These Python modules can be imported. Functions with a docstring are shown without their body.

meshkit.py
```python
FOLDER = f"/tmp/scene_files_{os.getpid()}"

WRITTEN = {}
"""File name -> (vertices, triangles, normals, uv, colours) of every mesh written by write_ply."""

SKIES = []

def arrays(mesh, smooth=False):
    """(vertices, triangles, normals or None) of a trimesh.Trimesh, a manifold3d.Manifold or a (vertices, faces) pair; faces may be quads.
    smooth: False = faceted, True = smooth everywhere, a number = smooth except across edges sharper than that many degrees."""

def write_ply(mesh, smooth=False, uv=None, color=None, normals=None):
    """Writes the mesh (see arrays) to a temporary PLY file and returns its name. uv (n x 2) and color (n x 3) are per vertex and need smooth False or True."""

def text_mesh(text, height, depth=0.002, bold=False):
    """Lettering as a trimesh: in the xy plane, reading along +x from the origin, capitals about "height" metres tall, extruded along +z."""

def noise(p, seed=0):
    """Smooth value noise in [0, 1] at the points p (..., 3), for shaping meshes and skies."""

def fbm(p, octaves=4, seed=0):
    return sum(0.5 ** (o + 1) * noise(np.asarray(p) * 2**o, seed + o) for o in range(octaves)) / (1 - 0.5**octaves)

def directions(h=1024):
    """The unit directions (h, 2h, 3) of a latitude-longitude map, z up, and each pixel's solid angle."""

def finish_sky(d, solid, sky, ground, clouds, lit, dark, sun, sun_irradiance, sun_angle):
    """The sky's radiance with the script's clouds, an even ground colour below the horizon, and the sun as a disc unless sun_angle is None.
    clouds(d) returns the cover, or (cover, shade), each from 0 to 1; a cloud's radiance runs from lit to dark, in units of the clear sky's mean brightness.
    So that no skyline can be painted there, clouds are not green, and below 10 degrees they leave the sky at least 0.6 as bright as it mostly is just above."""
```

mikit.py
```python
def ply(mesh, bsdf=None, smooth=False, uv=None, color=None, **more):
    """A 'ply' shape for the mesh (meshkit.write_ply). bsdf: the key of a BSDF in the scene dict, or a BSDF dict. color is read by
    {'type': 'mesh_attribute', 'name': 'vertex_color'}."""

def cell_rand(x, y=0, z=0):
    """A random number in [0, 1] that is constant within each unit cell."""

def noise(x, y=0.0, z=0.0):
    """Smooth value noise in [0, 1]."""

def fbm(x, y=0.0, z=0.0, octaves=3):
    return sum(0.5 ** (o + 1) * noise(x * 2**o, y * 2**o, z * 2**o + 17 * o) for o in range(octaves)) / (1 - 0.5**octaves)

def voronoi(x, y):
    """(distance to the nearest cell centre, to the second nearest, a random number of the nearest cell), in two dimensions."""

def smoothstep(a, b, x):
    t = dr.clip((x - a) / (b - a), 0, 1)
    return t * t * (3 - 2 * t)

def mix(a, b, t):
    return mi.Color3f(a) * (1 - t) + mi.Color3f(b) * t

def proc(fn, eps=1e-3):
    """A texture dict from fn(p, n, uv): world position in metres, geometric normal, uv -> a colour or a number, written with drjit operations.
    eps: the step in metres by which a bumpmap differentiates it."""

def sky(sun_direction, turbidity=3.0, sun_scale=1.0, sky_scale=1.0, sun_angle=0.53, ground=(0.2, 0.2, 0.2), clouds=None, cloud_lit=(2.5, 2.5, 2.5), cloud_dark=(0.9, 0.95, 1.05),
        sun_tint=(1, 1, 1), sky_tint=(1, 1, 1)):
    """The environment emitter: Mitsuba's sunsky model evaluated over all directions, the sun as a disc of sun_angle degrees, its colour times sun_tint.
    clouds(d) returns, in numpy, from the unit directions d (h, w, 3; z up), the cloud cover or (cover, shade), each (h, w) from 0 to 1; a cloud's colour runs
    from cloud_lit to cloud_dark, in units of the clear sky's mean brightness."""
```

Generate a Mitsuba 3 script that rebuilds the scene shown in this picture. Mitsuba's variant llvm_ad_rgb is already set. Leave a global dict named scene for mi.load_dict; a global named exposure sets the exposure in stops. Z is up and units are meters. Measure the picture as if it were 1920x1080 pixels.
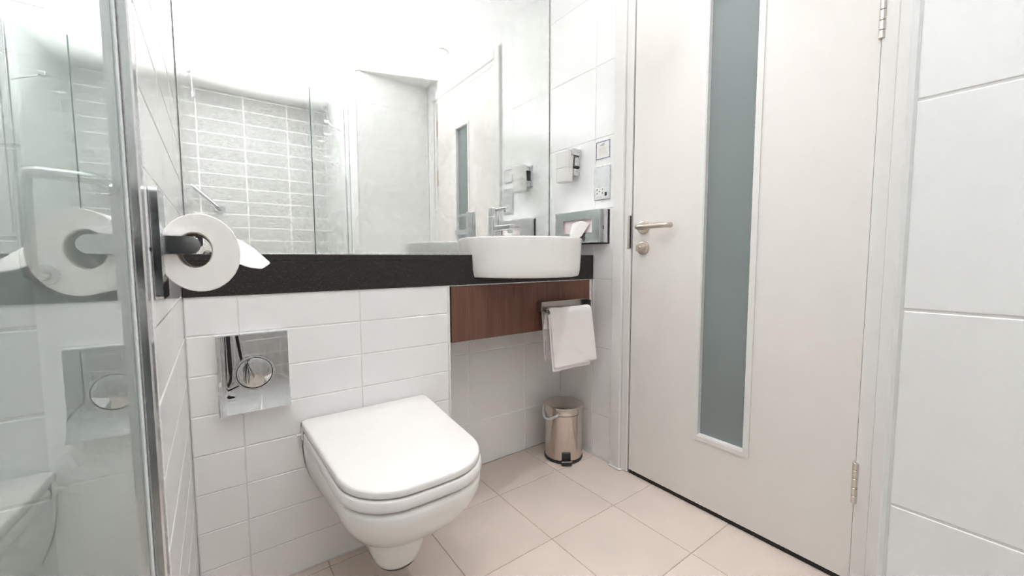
import math, random
import numpy as np
import trimesh
import mitsuba as mi
import drjit as dr
import shapely.geometry as sg
from shapely import affinity
import mikit, meshkit
from mikit import noise, fbm, smoothstep, mix

random.seed(7)
rng = np.random.default_rng(7)
T = mi.ScalarTransform4f
scene = {'type': 'scene'}
labels = {}

# ------------------------------------------------------------------ camera, light, exposure
W = 1.4158                     # plane of the door wall; the left wall is x = 0, the cistern duct's front is y = 0
CEIL = 2.165
YM, YN = 0.291, 0.208          # mirror plane, tiled back of the recess under the counter
COLX, COLY = 0.884, -1.09      # corner of the tiled column beside the door
YR, XS = -2.03, -0.75          # rear wall, left side of the shower
YE = -0.555                    # end of the left wall


def camera():
    f = 760.0
    yaw, pitch, roll = np.radians([36.22, -4.19, -0.187])
    F = np.array([np.sin(yaw) * np.cos(pitch), np.cos(yaw) * np.cos(pitch), np.sin(pitch)])
    R = np.array([np.cos(yaw), -np.sin(yaw), 0.0])
    U = np.cross(R, F)
    U = U * np.cos(roll) - R * np.sin(roll)
    C = np.array([0.0653, -1.238, 0.8911])
    return {'type': 'thinlens', 'aperture_radius': 0.0012, 'focus_distance': 1.15, 'fov': float(np.degrees(2 * np.arctan(960 / f))), 'fov_axis': 'x', 'near_clip': 0.01, 'far_clip': 50.0,
            'to_world': T().look_at(origin=C.tolist(), target=(C + F).tolist(), up=U.tolist())}


scene['camera'] = camera()
exposure = -0.78
LAMP, BEAM = 14.0, 3.0         # radiance of the lamps' faces, intensity of their beams
WARM, COOL, NEUTRAL = (1.0, 0.91, 0.80), (0.97, 0.94, 1.0), (1.0, 0.96, 0.90)
DOWNLIGHTS = [  # x, y, tint, strength of the beam, where it meets the floor, label
    (1.055, 0.14, NEUTRAL, 0.20, (0.98, -0.12), 'recessed ceiling downlight above the round basin'),
    (0.43, 0.13, WARM, 0.55, (0.66, -0.34), 'recessed ceiling downlight above the toilet by the mirror'),
    (1.249, -0.544, COOL, 1.9, (1.05, -0.62), 'recessed ceiling downlight in front of the door, seen in the mirror'),
]
# the photographer's flash, bounced off the ceiling
FLASH_AT, FLASH_AIM, FLASH = (0.068, -1.345, 1.085), (0.27, -0.90, CEIL), 37.0

# ------------------------------------------------------------------ materials


def rgb(*c):
    return {'type': 'rgb', 'value': list(c)}


def mat(key, bsdf):
    scene[key] = {'type': 'twosided', 'bsdf': bsdf} if bsdf['type'] not in ('thindielectric', 'dielectric', 'twosided') else bsdf
    return key


def pr(color, rough, spec=0.5, metallic=0.0, **k):
    return {'type': 'principled', 'base_color': rgb(*color) if isinstance(color, tuple) else color, 'roughness': rough, 'specular': spec, 'metallic': metallic, **k}


def gloss(color, alpha=0.05):
    return {'type': 'roughplastic', 'distribution': 'ggx', 'alpha': alpha, 'int_ior': 1.5, 'nonlinear': False,
            'diffuse_reflectance': rgb(*color) if isinstance(color, tuple) else color}


TILE = []
for i, c in enumerate([(0.835, 0.835, 0.830), (0.845, 0.844, 0.840), (0.828, 0.830, 0.826)]):
    TILE.append(mat(f'm_tile_{i}', gloss(c, 0.012)))
GREY = []
for i, c in enumerate([(0.575, 0.575, 0.562), (0.595, 0.595, 0.582), (0.56, 0.56, 0.548)]):
    GREY.append(mat(f'm_grey_tile_{i}', {'type': 'diffuse', 'reflectance': rgb(*c)}))
FLOOR = []
for i, c in enumerate([(0.745, 0.642, 0.572), (0.76, 0.657, 0.587), (0.735, 0.634, 0.565)]):
    def fn(p, n, uv, c=c, i=i):
        return mi.Color3f(*c) * (0.965 + 0.07 * fbm(p.x * 9 + i, p.y * 9, 3.0))
    FLOOR.append(mat(f'm_floor_tile_{i}', gloss(mikit.proc(fn), 0.14)))
mat('m_grout', {'type': 'diffuse', 'reflectance': rgb(0.70, 0.69, 0.675)})
mat('m_grey_grout', {'type': 'diffuse', 'reflectance': rgb(0.92, 0.92, 0.91)})
mat('m_floor_grout', pr((0.43, 0.36, 0.30), 0.8, 0.2))
mat('m_ceiling', {'type': 'diffuse', 'reflectance': rgb(0.93, 0.93, 0.93)})
mat('m_plaster', pr((0.86, 0.86, 0.85), 0.6, 0.3))
mat('m_paint', gloss((0.84, 0.81, 0.78), 0.10))
mat('m_frame', gloss((0.84, 0.83, 0.815), 0.12))
mat('m_white_plastic', gloss((0.80, 0.79, 0.765), 0.08))
mat('m_trim', gloss((0.86, 0.86, 0.85), 0.15))
mat('m_ceramic', gloss((0.84, 0.83, 0.81), 0.03))
mat('m_seat', gloss((0.86, 0.84, 0.82), 0.10))
mat('m_chrome', {'type': 'roughconductor', 'material': 'none', 'alpha': 0.02, 'specular_reflectance': rgb(0.70, 0.71, 0.72)})
mat('m_chrome_sharp', {'type': 'conductor', 'material': 'none', 'specular_reflectance': rgb(0.60, 0.60, 0.60)})
mat('m_steel', pr((0.72, 0.67, 0.62), 0.2, 0.5, 1.0))
mat('m_bin_steel', pr((0.66, 0.585, 0.535), 0.12, 0.5, 1.0))
mat('m_brushed', pr((0.85, 0.86, 0.87), 0.28, 0.5, 1.0))
mat('m_rail', pr((0.42, 0.39, 0.36), 0.25, 0.5, 1.0))
mat('m_satin', pr((0.66, 0.58, 0.51), 0.28, 0.5, 1.0))
mat('m_mirror', {'type': 'conductor', 'material': 'none', 'specular_reflectance': rgb(0.955, 0.975, 0.955)})
mat('m_mirror_edge', pr((0.42, 0.46, 0.44), 0.3))
mat('m_black_plastic', pr((0.02, 0.02, 0.02), 0.35))
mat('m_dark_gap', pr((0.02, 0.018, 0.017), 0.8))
mat('m_tissue', pr((0.80, 0.775, 0.765), 0.9, 0.1))
mat('m_paper', pr((0.86, 0.84, 0.82), 0.95, 0.05))
mat('m_card', pr((0.45, 0.40, 0.35), 0.9, 0.05))
mat('m_pink_tissue', pr((0.86, 0.77, 0.78), 0.9, 0.1))
mat('m_blue_print', pr((0.16, 0.15, 0.32), 0.5))
mat('m_grey_print', pr((0.45, 0.46, 0.48), 0.5))
mat('m_seal', pr((0.75, 0.78, 0.79), 0.25, 0.5))
mat('m_glass', {'type': 'thindielectric', 'int_ior': 1.8, 'specular_transmittance': rgb(0.56, 0.635, 0.61), 'specular_reflectance': rgb(0.94, 0.98, 0.965)})
mat('m_clear_glass', {'type': 'thindielectric', 'int_ior': 1.52, 'specular_transmittance': rgb(0.94, 0.97, 0.96)})
mat('m_glass_edge', pr((0.05, 0.075, 0.075), 0.15, 0.6))
mat('m_frosted', gloss((0.235, 0.275, 0.272), 0.04))
mat('m_lamp', pr((0.9, 0.9, 0.9), 0.4))


def granite(p, n, uv):
    s = smoothstep(0.62, 0.80, noise(p.x * 420, p.y * 420, p.z * 420))
    b = fbm(p.x * 40, p.y * 40, p.z * 60)
    return mix((0.014, 0.012, 0.010), (0.075, 0.066, 0.055), s * 0.55) + mi.Color3f(0.006, 0.005, 0.004) * b


mat('m_granite', gloss(mikit.proc(granite), 0.16))


def wood(p, n, uv):
    g = fbm(p.x * 90, p.y * 3, p.z * 3.2, octaves=4)
    w = fbm(p.x * 14, 1.7, p.z * 1.3)
    f = noise(p.x * 420, p.y * 6, p.z * 14)
    c = mix((0.135, 0.053, 0.034), (0.255, 0.118, 0.080), dr.clip(g * 0.8 + w * 0.5 - 0.15, 0, 1))
    return c * (0.82 + 0.25 * f)


mat('m_wood', gloss(mikit.proc(wood), 0.22))


def terry(p, n, uv):
    return 0.0011 * (noise(p.x * 700, p.y * 700, p.z * 700) + 0.7 * noise(p.x * 260, p.y * 260, p.z * 260))


scene['m_towel'] = {'type': 'twosided', 'bsdf': {'type': 'bumpmap', 'scale': 1.0, 'bump_texture': mikit.proc(terry, eps=4e-4),
                    'nested': pr((0.88, 0.86, 0.85), 0.95, 0.05, sheen=0.4)}}

# ------------------------------------------------------------------ mesh helpers


def box(x0, x1, y0, y1, z0, z1, b=0.0):
    x0, x1 = sorted((x0, x1)); y0, y1 = sorted((y0, y1)); z0, z1 = sorted((z0, z1))
    if b <= 0:
        m = trimesh.creation.box((x1 - x0, y1 - y0, z1 - z0))
        m.apply_translation(((x0 + x1) / 2, (y0 + y1) / 2, (z0 + z1) / 2))
        return m
    b = min(b, 0.49 * min(x1 - x0, y1 - y0, z1 - z0))
    pts = []
    for X, sx in ((x0, 1), (x1, -1)):
        for Y, sy in ((y0, 1), (y1, -1)):
            for Z, sz in ((z0, 1), (z1, -1)):
                pts += [(X, Y + sy * b, Z + sz * b), (X + sx * b, Y, Z + sz * b), (X + sx * b, Y + sy * b, Z)]
    return trimesh.convex.convex_hull(np.array(pts))


def rbox(x0, x1, y0, y1, z0, z1, r, n=3):
    """A box with well rounded edges: the hull of eight little spheres."""
    s = trimesh.creation.icosphere(subdivisions=n - 1, radius=r).vertices
    pts = [s + (X, Y, Z) for X in (x0 + r, x1 - r) for Y in (y0 + r, y1 - r) for Z in (z0 + r, z1 - r)]
    return trimesh.convex.convex_hull(np.vstack(pts))


def cat(*ms):
    return trimesh.util.concatenate([m for m in ms])


def lathe(profile, n=48, axis='z', at=(0, 0, 0), close=True):
    p = np.asarray(profile, float)
    if close:
        m = trimesh.creation.revolve(p, sections=n)
    else:
        m = trimesh.creation.revolve(p, sections=n)
    if axis == 'x':
        m.apply_transform(trimesh.transformations.rotation_matrix(math.pi / 2, (0, 1, 0)))
    if axis == 'y':
        m.apply_transform(trimesh.transformations.rotation_matrix(-math.pi / 2, (1, 0, 0)))
    m.apply_translation(at)
    return m


def tube(path, r, n=20, caps=True):
    p = np.asarray(path, float)
    r = np.broadcast_to(r, (len(p),))
    t = np.gradient(p, axis=0); t /= np.linalg.norm(t, axis=1, keepdims=True)
    a = np.cross(t[0], (0, 0, 1.0) if abs(t[0][2]) < 0.9 else (1.0, 0, 0)); a /= np.linalg.norm(a)
    ang = np.arange(n) * 2 * np.pi / n
    rings = []
    for i in range(len(p)):
        a = a - t[i] * (a @ t[i]); a /= np.linalg.norm(a)
        b = np.cross(t[i], a)
        rings.append(p[i] + r[i] * (np.cos(ang)[:, None] * a + np.sin(ang)[:, None] * b))
    return loft(rings, caps)


def loft(rings, caps=True):
    rings = [np.asarray(r) for r in rings]
    n, k = len(rings[0]), len(rings)
    v = np.vstack(rings)
    f = []
    for i in range(k - 1):
        for j in range(n):
            a, b, c, d = i * n + j, i * n + (j + 1) % n, (i + 1) * n + (j + 1) % n, (i + 1) * n + j
            f += [(a, b, c), (a, c, d)]
    if caps:
        for i, flip in ((0, True), (k - 1, False)):
            c = len(v); v = np.vstack([v, rings[i].mean(0)])
            for j in range(n):
                a, b = i * n + j, i * n + (j + 1) % n
                f.append((b, a, c) if flip else (a, b, c))
    m = trimesh.Trimesh(v, f, process=False)
    if m.volume < 0:
        m.invert()
    return m


def extrude(poly, d):
    return trimesh.creation.extrude_polygon(poly, d, engine='earcut')


def place(m, x, y, z, o):
    """Maps a mesh's axes onto world axes x, y, z (vectors) with origin o."""
    M = np.eye(4); M[:3, 0], M[:3, 1], M[:3, 2], M[:3, 3] = x, y, z, o
    m = m.copy(); m.apply_transform(M)
    if m.volume < 0:
        m.invert()
    return m


def arc(cx, cy, r, a0, a1, n):
    a = np.radians(np.linspace(a0, a1, n))
    return [(cx + r * math.cos(t), cy + r * math.sin(t)) for t in a]


def numbered(key):
    if key not in taken:
        taken.add(key); return key
    i = 1
    while f'{key}_{i:03d}' in taken:
        i += 1
    k = f'{key}_{i:03d}'; taken.add(k); return k


taken = set()


def thing(name, label, cat_, group=None, kind=None):
    key = numbered(name)
    labels[key] = {'label': label, 'category': cat_}
    if group: labels[key]['group'] = group
    if kind: labels[key]['kind'] = kind
    return key


def part(parent, name, mesh, bsdf, smooth=30, label=None, to_world=None, shape=None, kind=None):
    key = numbered(parent + '__' + name)
    d = dict(shape) if shape is not None else mikit.ply(mesh, bsdf, smooth=smooth)
    if to_world is not None: d['to_world'] = to_world
    scene[key] = d
    if label or kind:
        labels[key] = {}
        if label: labels[key]['label'] = label
        if kind: labels[key]['kind'] = kind
    return key


def single(name, mesh, bsdf, label, cat_, smooth=30, kind=None, group=None):
    key = thing(name, label, cat_, group, kind)
    scene[key] = mikit.ply(mesh, bsdf, smooth=smooth)
    return key


_tiles = {}


def tile_shape(w, h, bsdf, depth=0.007, bevel=0.0012):
    """A tile on the xy plane, its face at z = 0, bevelled rim, sides going back."""
    k = (round(w, 4), round(h, 4), bsdf)
    if k not in _tiles:
        a, b = w / 2, h / 2
        def ring(e, z): return [(-a + e, -b + e, z), (a - e, -b + e, z), (a - e, b - e, z), (-a + e, b - e, z)]
        v = np.array(ring(bevel, 0) + ring(0, -bevel * 0.8) + ring(0, -depth))
        f = [(0, 1, 2), (0, 2, 3)]
        for r in (0, 4):
            for i in range(4):
                j = (i + 1) % 4
                f += [(r + i, r + 4 + i, r + 4 + j), (r + i, r + 4 + j, r + j)]
        _tiles[k] = mikit.ply(trimesh.Trimesh(v, f, process=False), bsdf, smooth=False)
    return _tiles[k]


def tiles(holder, o, ux, uy, us, vs, mats, gap=0.003, name='tile', jitter=0.0004, skip=None):
    """Tiles between the joints us and vs on the plane through o with unit axes ux, uy; the normal is ux x uy."""
    o, ux, uy = (np.asarray(q, float) for q in (o, ux, uy))
    n = np.cross(ux, uy)
    r = np.random.default_rng(len(taken))
    for i in range(len(us) - 1):
        for j in range(len(vs) - 1):
            if skip and skip((us[i] + us[i + 1]) / 2, (vs[j] + vs[j + 1]) / 2):
                continue
            w, h = us[i + 1] - us[i] - gap, vs[j + 1] - vs[j] - gap
            if w < 0.012 or h < 0.012:
                continue
            c = o + ux * (us[i] + us[i + 1]) / 2 + uy * (vs[j] + vs[j + 1]) / 2 + n * r.uniform(-jitter, 0)
            M = np.eye(4); M[:3, 0], M[:3, 1], M[:3, 2], M[:3, 3] = ux, uy, n, c
            part(holder, name, None, None, shape=tile_shape(w, h, mats[int(r.integers(len(mats)))]), to_world=T(M.tolist()))


def steps(a, b, first, pitch):
    """Joints of that pitch through 'first', clipped to [a, b]."""
    k = math.floor((a - first) / pitch)
    out = [a]
    while True:
        k += 1
        v = first + k * pitch
        if v >= b - 1e-6: break
        if v > a + 1e-6: out.append(v)
    return out + [b]


S = 'structure'
G = 0.0016  # depth of the joints
# ------------------------------------------------------------------ floor and ceiling
k = single('floor', box(XS - 0.1, W + 0.10, YR - 0.1, YM + 0.1, -0.12, -G), 'm_floor_grout', 'beige square floor tiles with dark thin joints', 'floor', False, S)
tiles(k, (0, 0, 0), (1, 0, 0), (0, 1, 0), steps(XS, W + 0.05, 0.8916, 0.2975), steps(YR, YN, -0.0227, 0.2975), FLOOR, 0.0028)
single('ceiling', box(XS - 0.1, W + 0.15, YR - 0.1, YM + 0.15, CEIL, CEIL + 0.1), 'm_ceiling', 'smooth white ceiling with recessed downlights', 'ceiling', False, S)

# ------------------------------------------------------------------ walls
ROW = 0.1041
k = single('wall_left', box(-0.10, -G, YE, YM + 0.1, 0, CEIL), 'm_grey_grout', 'glossy white tiled wall carrying the toilet roll holder', 'wall', False, S)
ysL = steps(YE, 0.0, -0.30, 0.30)
tiles(k, (0, 0, 0), (0, 1, 0), (0, 0, 1), ysL, steps(0, CEIL, ROW, 0.1), TILE, 0.0038)
tiles(k, (0, 0, 0), (0, 1, 0), (0, 0, 1), [0.0, YM - 0.006], steps(0.91, CEIL, ROW, 0.1), TILE)

DX = 0.7075
k = single('wall_duct', box(-0.0, DX - 0.004, G, YN + 0.05, 0, 0.80), 'm_grout', 'white tiled cistern duct below the black counter behind the toilet', 'wall', False, S)
tiles(k, (0, 0, 0), (1, 0, 0), (0, 0, 1), [0.0, 0.107, 0.409, DX - 0.006], steps(0, 0.80, ROW, 0.1), TILE)
part(k, 'corner_trim', box(DX - 0.007, DX + 0.001, -0.001, 0.012, 0, 0.80, 0.001), 'm_trim')

k = single('wall_back', cat(box(DX - 0.004, W + 0.1, YN + G, YN + 0.05, 0, 0.80), box(-0.1, W + 0.1, YM + 0.012, YM + 0.1, 0.0, CEIL)), 'm_grey_grout',
           'white square tiled wall in the recess under the basin', 'wall', False, S)
tiles(k, (0, YN, 0), (1, 0, 0), (0, 0, 1), [DX + 0.002, 0.899, 1.195, W - 0.004], steps(0, 0.80, 0.197, 0.301), TILE, 0.0045)

# door wall
DY0, DY1, DTOP = -0.208, -0.940, 2.020
FY0, FY1, FTOP = -0.122, -1.022, 2.080
k = single('wall_right', cat(box(W + G, W + 0.12, FY0 - 0.03, YM + 0.1, 0, CEIL), box(W + G, W + 0.12, FY1 + 0.03, COLY - 0.1, 0, CEIL),
           box(W + G, W + 0.12, FY1 + 0.03, FY0 - 0.03, FTOP - 0.03, CEIL)), 'm_grout', 'white tiled wall around the door with large glossy tiles', 'wall', False, S)
vsR = steps(0, CEIL, 0.197, 0.301)
usR = [-(YM - 0.004), 0.008, -FY0 - 0.001]
tiles(k, (W, 0, 0), (0, -1, 0), (0, 0, 1), [-(YM - 0.004), 0.008], steps(0.80, CEIL, 0.197, 0.301), TILE, 0.0025)
tiles(k, (W, 0, 0), (0, -1, 0), (0, 0, 1), [-(YN - 0.004), 0.008], [v for v in vsR if v < 0.85], TILE, 0.0025)
tiles(k, (W, 0, 0), (0, -1, 0), (0, 0, 1), [0.008, -FY0 - 0.001], vsR, TILE, 0.0025)
tiles(k, (W, 0, 0), (0, -1, 0), (0, 0, 1), [-FY1 + 0.001, -COLY - 0.003], vsR, TILE, 0.0025)
tiles(k, (W, 0, 0), (0, -1, 0), (0, 0, 1), [-FY0, 0.31, 0.61, 0.91, -FY1], [FTOP + 0.002, CEIL], TILE, 0.0025)
part(k, 'sealant', box(W - 0.004, W - G, FY0 + 0.001, YN - 0.004, 0, 0.005), 'm_trim', False)

# tiled column beside the door
k = single('wall_column', box(COLX + G, W + 0.12, COLY - G, YR - 0.1, 0, CEIL), 'm_grout', 'tiled column standing out beside the door with large white tiles', 'wall', False, S)
tiles(k, (COLX, 0, 0), (0, -1, 0), (0, 0, 1), steps(-COLY + 0.008, -YR, 1.45, 0.6), steps(0, CEIL, 0.2135, 0.3), TILE, 0.0035)
tiles(k, (0, COLY, 0), (-1, 0, 0), (0, 0, 1), steps(-W + 0.002, -COLX - 0.008, -1.20, 0.6), steps(0, CEIL, 0.155, 0.3015), TILE, 0.0035)
part(k, 'corner_trim', box(COLX - 0.002, COLX + 0.009, COLY + 0.002, COLY - 0.009, 0, CEIL, 0.003), 'm_trim')

# rear wall (seen in the mirror) and the shower
k = single('wall_rear', box(XS - 0.1, COLX + 0.05, YR - G, YR - 0.1, 0, CEIL), 'm_grey_grout', 'grey tiled shower wall with white joints, seen in the mirror', 'wall', False, S)
tiles(k, (0, YR, 0), (-1, 0, 0), (0, 0, 1), [-COLX, -0.599, -0.300, -0.004, 0.296, 0.596, -XS], steps(0, CEIL, 0.040, 0.1), GREY, 0.0075)
k = single('wall_shower', box(XS, -0.006, YE + G, YE + 0.06, 0, CEIL), 'm_grout', 'white tiled shower wall behind the glass screen', 'wall', False, S)
tiles(k, (0, YE, 0), (1, 0, 0), (0, 0, 1), steps(XS, -0.008, -0.2, 0.3), steps(0, CEIL, ROW + 0.01, 0.1), TILE, 0.0034)
k = single('wall_far_left', box(XS - G, XS - 0.1, YR - 0.1, YE + 0.06, 0, CEIL), 'm_grout', 'white tiled side of the shower behind the glass', 'wall', False, S)
tiles(k, (XS, 0, 0), (0, 1, 0), (0, 0, 1), steps(YR, YE, -0.9, 0.3), steps(0, CEIL, ROW, 0.1), TILE)

# ------------------------------------------------------------------ door and frame
def jambs(x0, x1, ya, yb, top, w):
    a = box(x0, x1, ya, ya - w, 0, top, 0.0025)
    b = box(x0, x1, yb, yb + w, 0, top, 0.0025)
    c = box(x0, x1, ya - w + 0.0001, yb + w - 0.0001, top - w, top, 0.0025)
    return cat(a, b, c)


k = thing('trim_1', 'white painted door frame', 'door frame', kind=S)
part(k, 'architrave', jambs(W - 0.016, W + 0.02, FY0, FY1, FTOP, 0.050), 'm_frame', False)
part(k, 'jamb', jambs(W - 0.006, W + 0.10, FY0 - 0.050, FY1 + 0.050, FTOP - 0.050, 0.033), 'm_frame', False)
part(k, 'stop', jambs(W + 0.047, W + 0.062, FY0 - 0.083, FY1 + 0.083, DTOP, 0.014), 'm_frame', False)
part(k, 'foot_sealant', box(W - 0.022, W - 0.005, FY0 + 0.004, FY0 - 0.060, 0, 0.006, 0.002), 'm_trim', False)
part(k, 'strike_plate', cat(box(W - 0.0075, W - 0.0055, -0.190, -0.2045, 0.928, 1.060)), 'm_steel', False, 'grey steel strike plate')
part(k, 'latch_slot', box(W - 0.0080, W - 0.004, -0.2015, -0.2065, 0.930, 1.058), 'm_dark_gap', False)

d = thing('door_1', 'white flush door with a tall narrow frosted glass strip and satin steel lever', 'door', kind=S)
GY0, GY1, GZ0, GZ1 = -0.483, -0.673, 0.250, 1.775
leaf = sg.Polygon([(-DY0 + 0.0025, 0.016), (-DY1 - 0.0025, 0.016), (-DY1 - 0.0025, DTOP - 0.003), (-DY0 + 0.0025, DTOP - 0.003)],
                  [[(-GY0 + 0.012, GZ0 + 0.012), (-GY1 - 0.012, GZ0 + 0.012), (-GY1 - 0.012, GZ1 - 0.012), (-GY0 + 0.012, GZ1 - 0.012)]])
part(d, 'leaf', place(extrude(leaf, 0.044), (0, -1, 0), (0, 0, 1), (1, 0, 0), (W, 0, 0)), 'm_paint', False)


part(d, 'gap_shadow', box(W + 0.003, W + 0.040, DY0 - 0.003, DY1 + 0.003, 0.001, 0.0155), 'm_dark_gap', False, 'black strip standing in for the shadow gap under the door')  # added black strip, paints the shadow in the gap below the leaf


def ringprism(y0, y1, z0, z1, w, x0, x1):
    p = sg.box(-y0, z0, -y1, z1).difference(sg.box(-y0 + w, z0 + w, -y1 - w, z1 - w))
    return place(extrude(p, x1 - x0), (0, -1, 0), (0, 0, 1), (1, 0, 0), (x0, 0, 0))


part(d, 'glazing_bead', cat(ringprism(GY0, GY1, GZ0, GZ1, 0.0155, W - 0.005, W + 0.001), ringprism(GY0 - 0.013, GY1 + 0.013, GZ0 + 0.013, GZ1 - 0.013, 0.006, W - 0.003, W + 0.016)),
     'm_frame', False)
part(d, 'glass_strip', box(W + 0.016, W + 0.024, GY0 - 0.013, GY1 + 0.013, GZ0 + 0.013, GZ1 - 0.013), 'm_frosted', False, 'tall narrow frosted grey glass strip')
# lever handle: rose, neck, return-to-door lever
HY, HZ = -0.262, 1.008
h = part(d, 'lever_handle', tube([(W, HY, HZ), (W - 0.035, HY, HZ), (W - 0.048, HY - 0.004, HZ), (W - 0.054, HY - 0.016, HZ), (W - 0.055, HY - 0.05, HZ), (W - 0.055, HY - 0.100, HZ),
                                       (W - 0.053, HY - 0.118, HZ), (W - 0.046, HY - 0.127, HZ), (W - 0.034, HY - 0.130, HZ), (W - 0.026, HY - 0.130, HZ)], 0.0095), 'm_satin', True, 'satin steel lever handle')
rose = lambda z: lathe([(0, -0.010), (0.020, -0.010), (0.0245, -0.008), (0.026, -0.004), (0.026, 0), (0, 0)], 40, 'x', (W, HY, z))
part(h, 'rose', rose(HZ), 'm_satin', 40)
t = part(d, 'thumbturn', lathe([(0, -0.034), (0.007, -0.034), (0.010, -0.030), (0.011, -0.020), (0.014, -0.010), (0.015, -0.009), (0, -0.009)], 32, 'x', (W, HY, 0.929)), 'm_satin', 40, 'satin steel thumbturn lock')
part(t, 'rose', rose(0.929), 'm_satin', 40)
part(t, 'turn_piece', rbox(W - 0.046, W - 0.022, HY - 0.004, HY + 0.004, 0.929 - 0.012, 0.929 + 0.012, 0.0035), 'm_satin')
for zc in (0.294, 1.48, 1.835):
    hk = part(d, 'hinge', cat(*[lathe([(0, a), (0.0058, a), (0.0065, a + 0.0008), (0.0065, b - 0.0008), (0.0058, b), (0, b)], 20, 'z', (W - 0.007, DY1 + 0.0005, zc))
                                for a, b in ((-0.055, -0.036), (-0.035, -0.013), (-0.012, 0.012), (0.013, 0.035), (0.036, 0.055))]), 'm_steel', 40, 'satin steel hinge barrel')

# ------------------------------------------------------------------ mirror, counter, basin
m = thing('mirror', 'large frameless wall mirror above the black counter', 'mirror')
part(m, 'mirror_pane', box(0.002, W - 0.004, YM, YM + 0.006, 0.907, CEIL - 0.002), 'm_mirror', False)
part(m, 'sealant_strip', box(0.002, W - 0.001, YM - 0.003, YM + 0.002, 0.9035, 0.9072), 'm_trim', False)
part(m, 'polished_edge', box(W - 0.0038, W - 0.0012, YM - 0.001, YM + 0.006, 0.907, CEIL - 0.002), 'm_mirror_edge', False)

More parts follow.
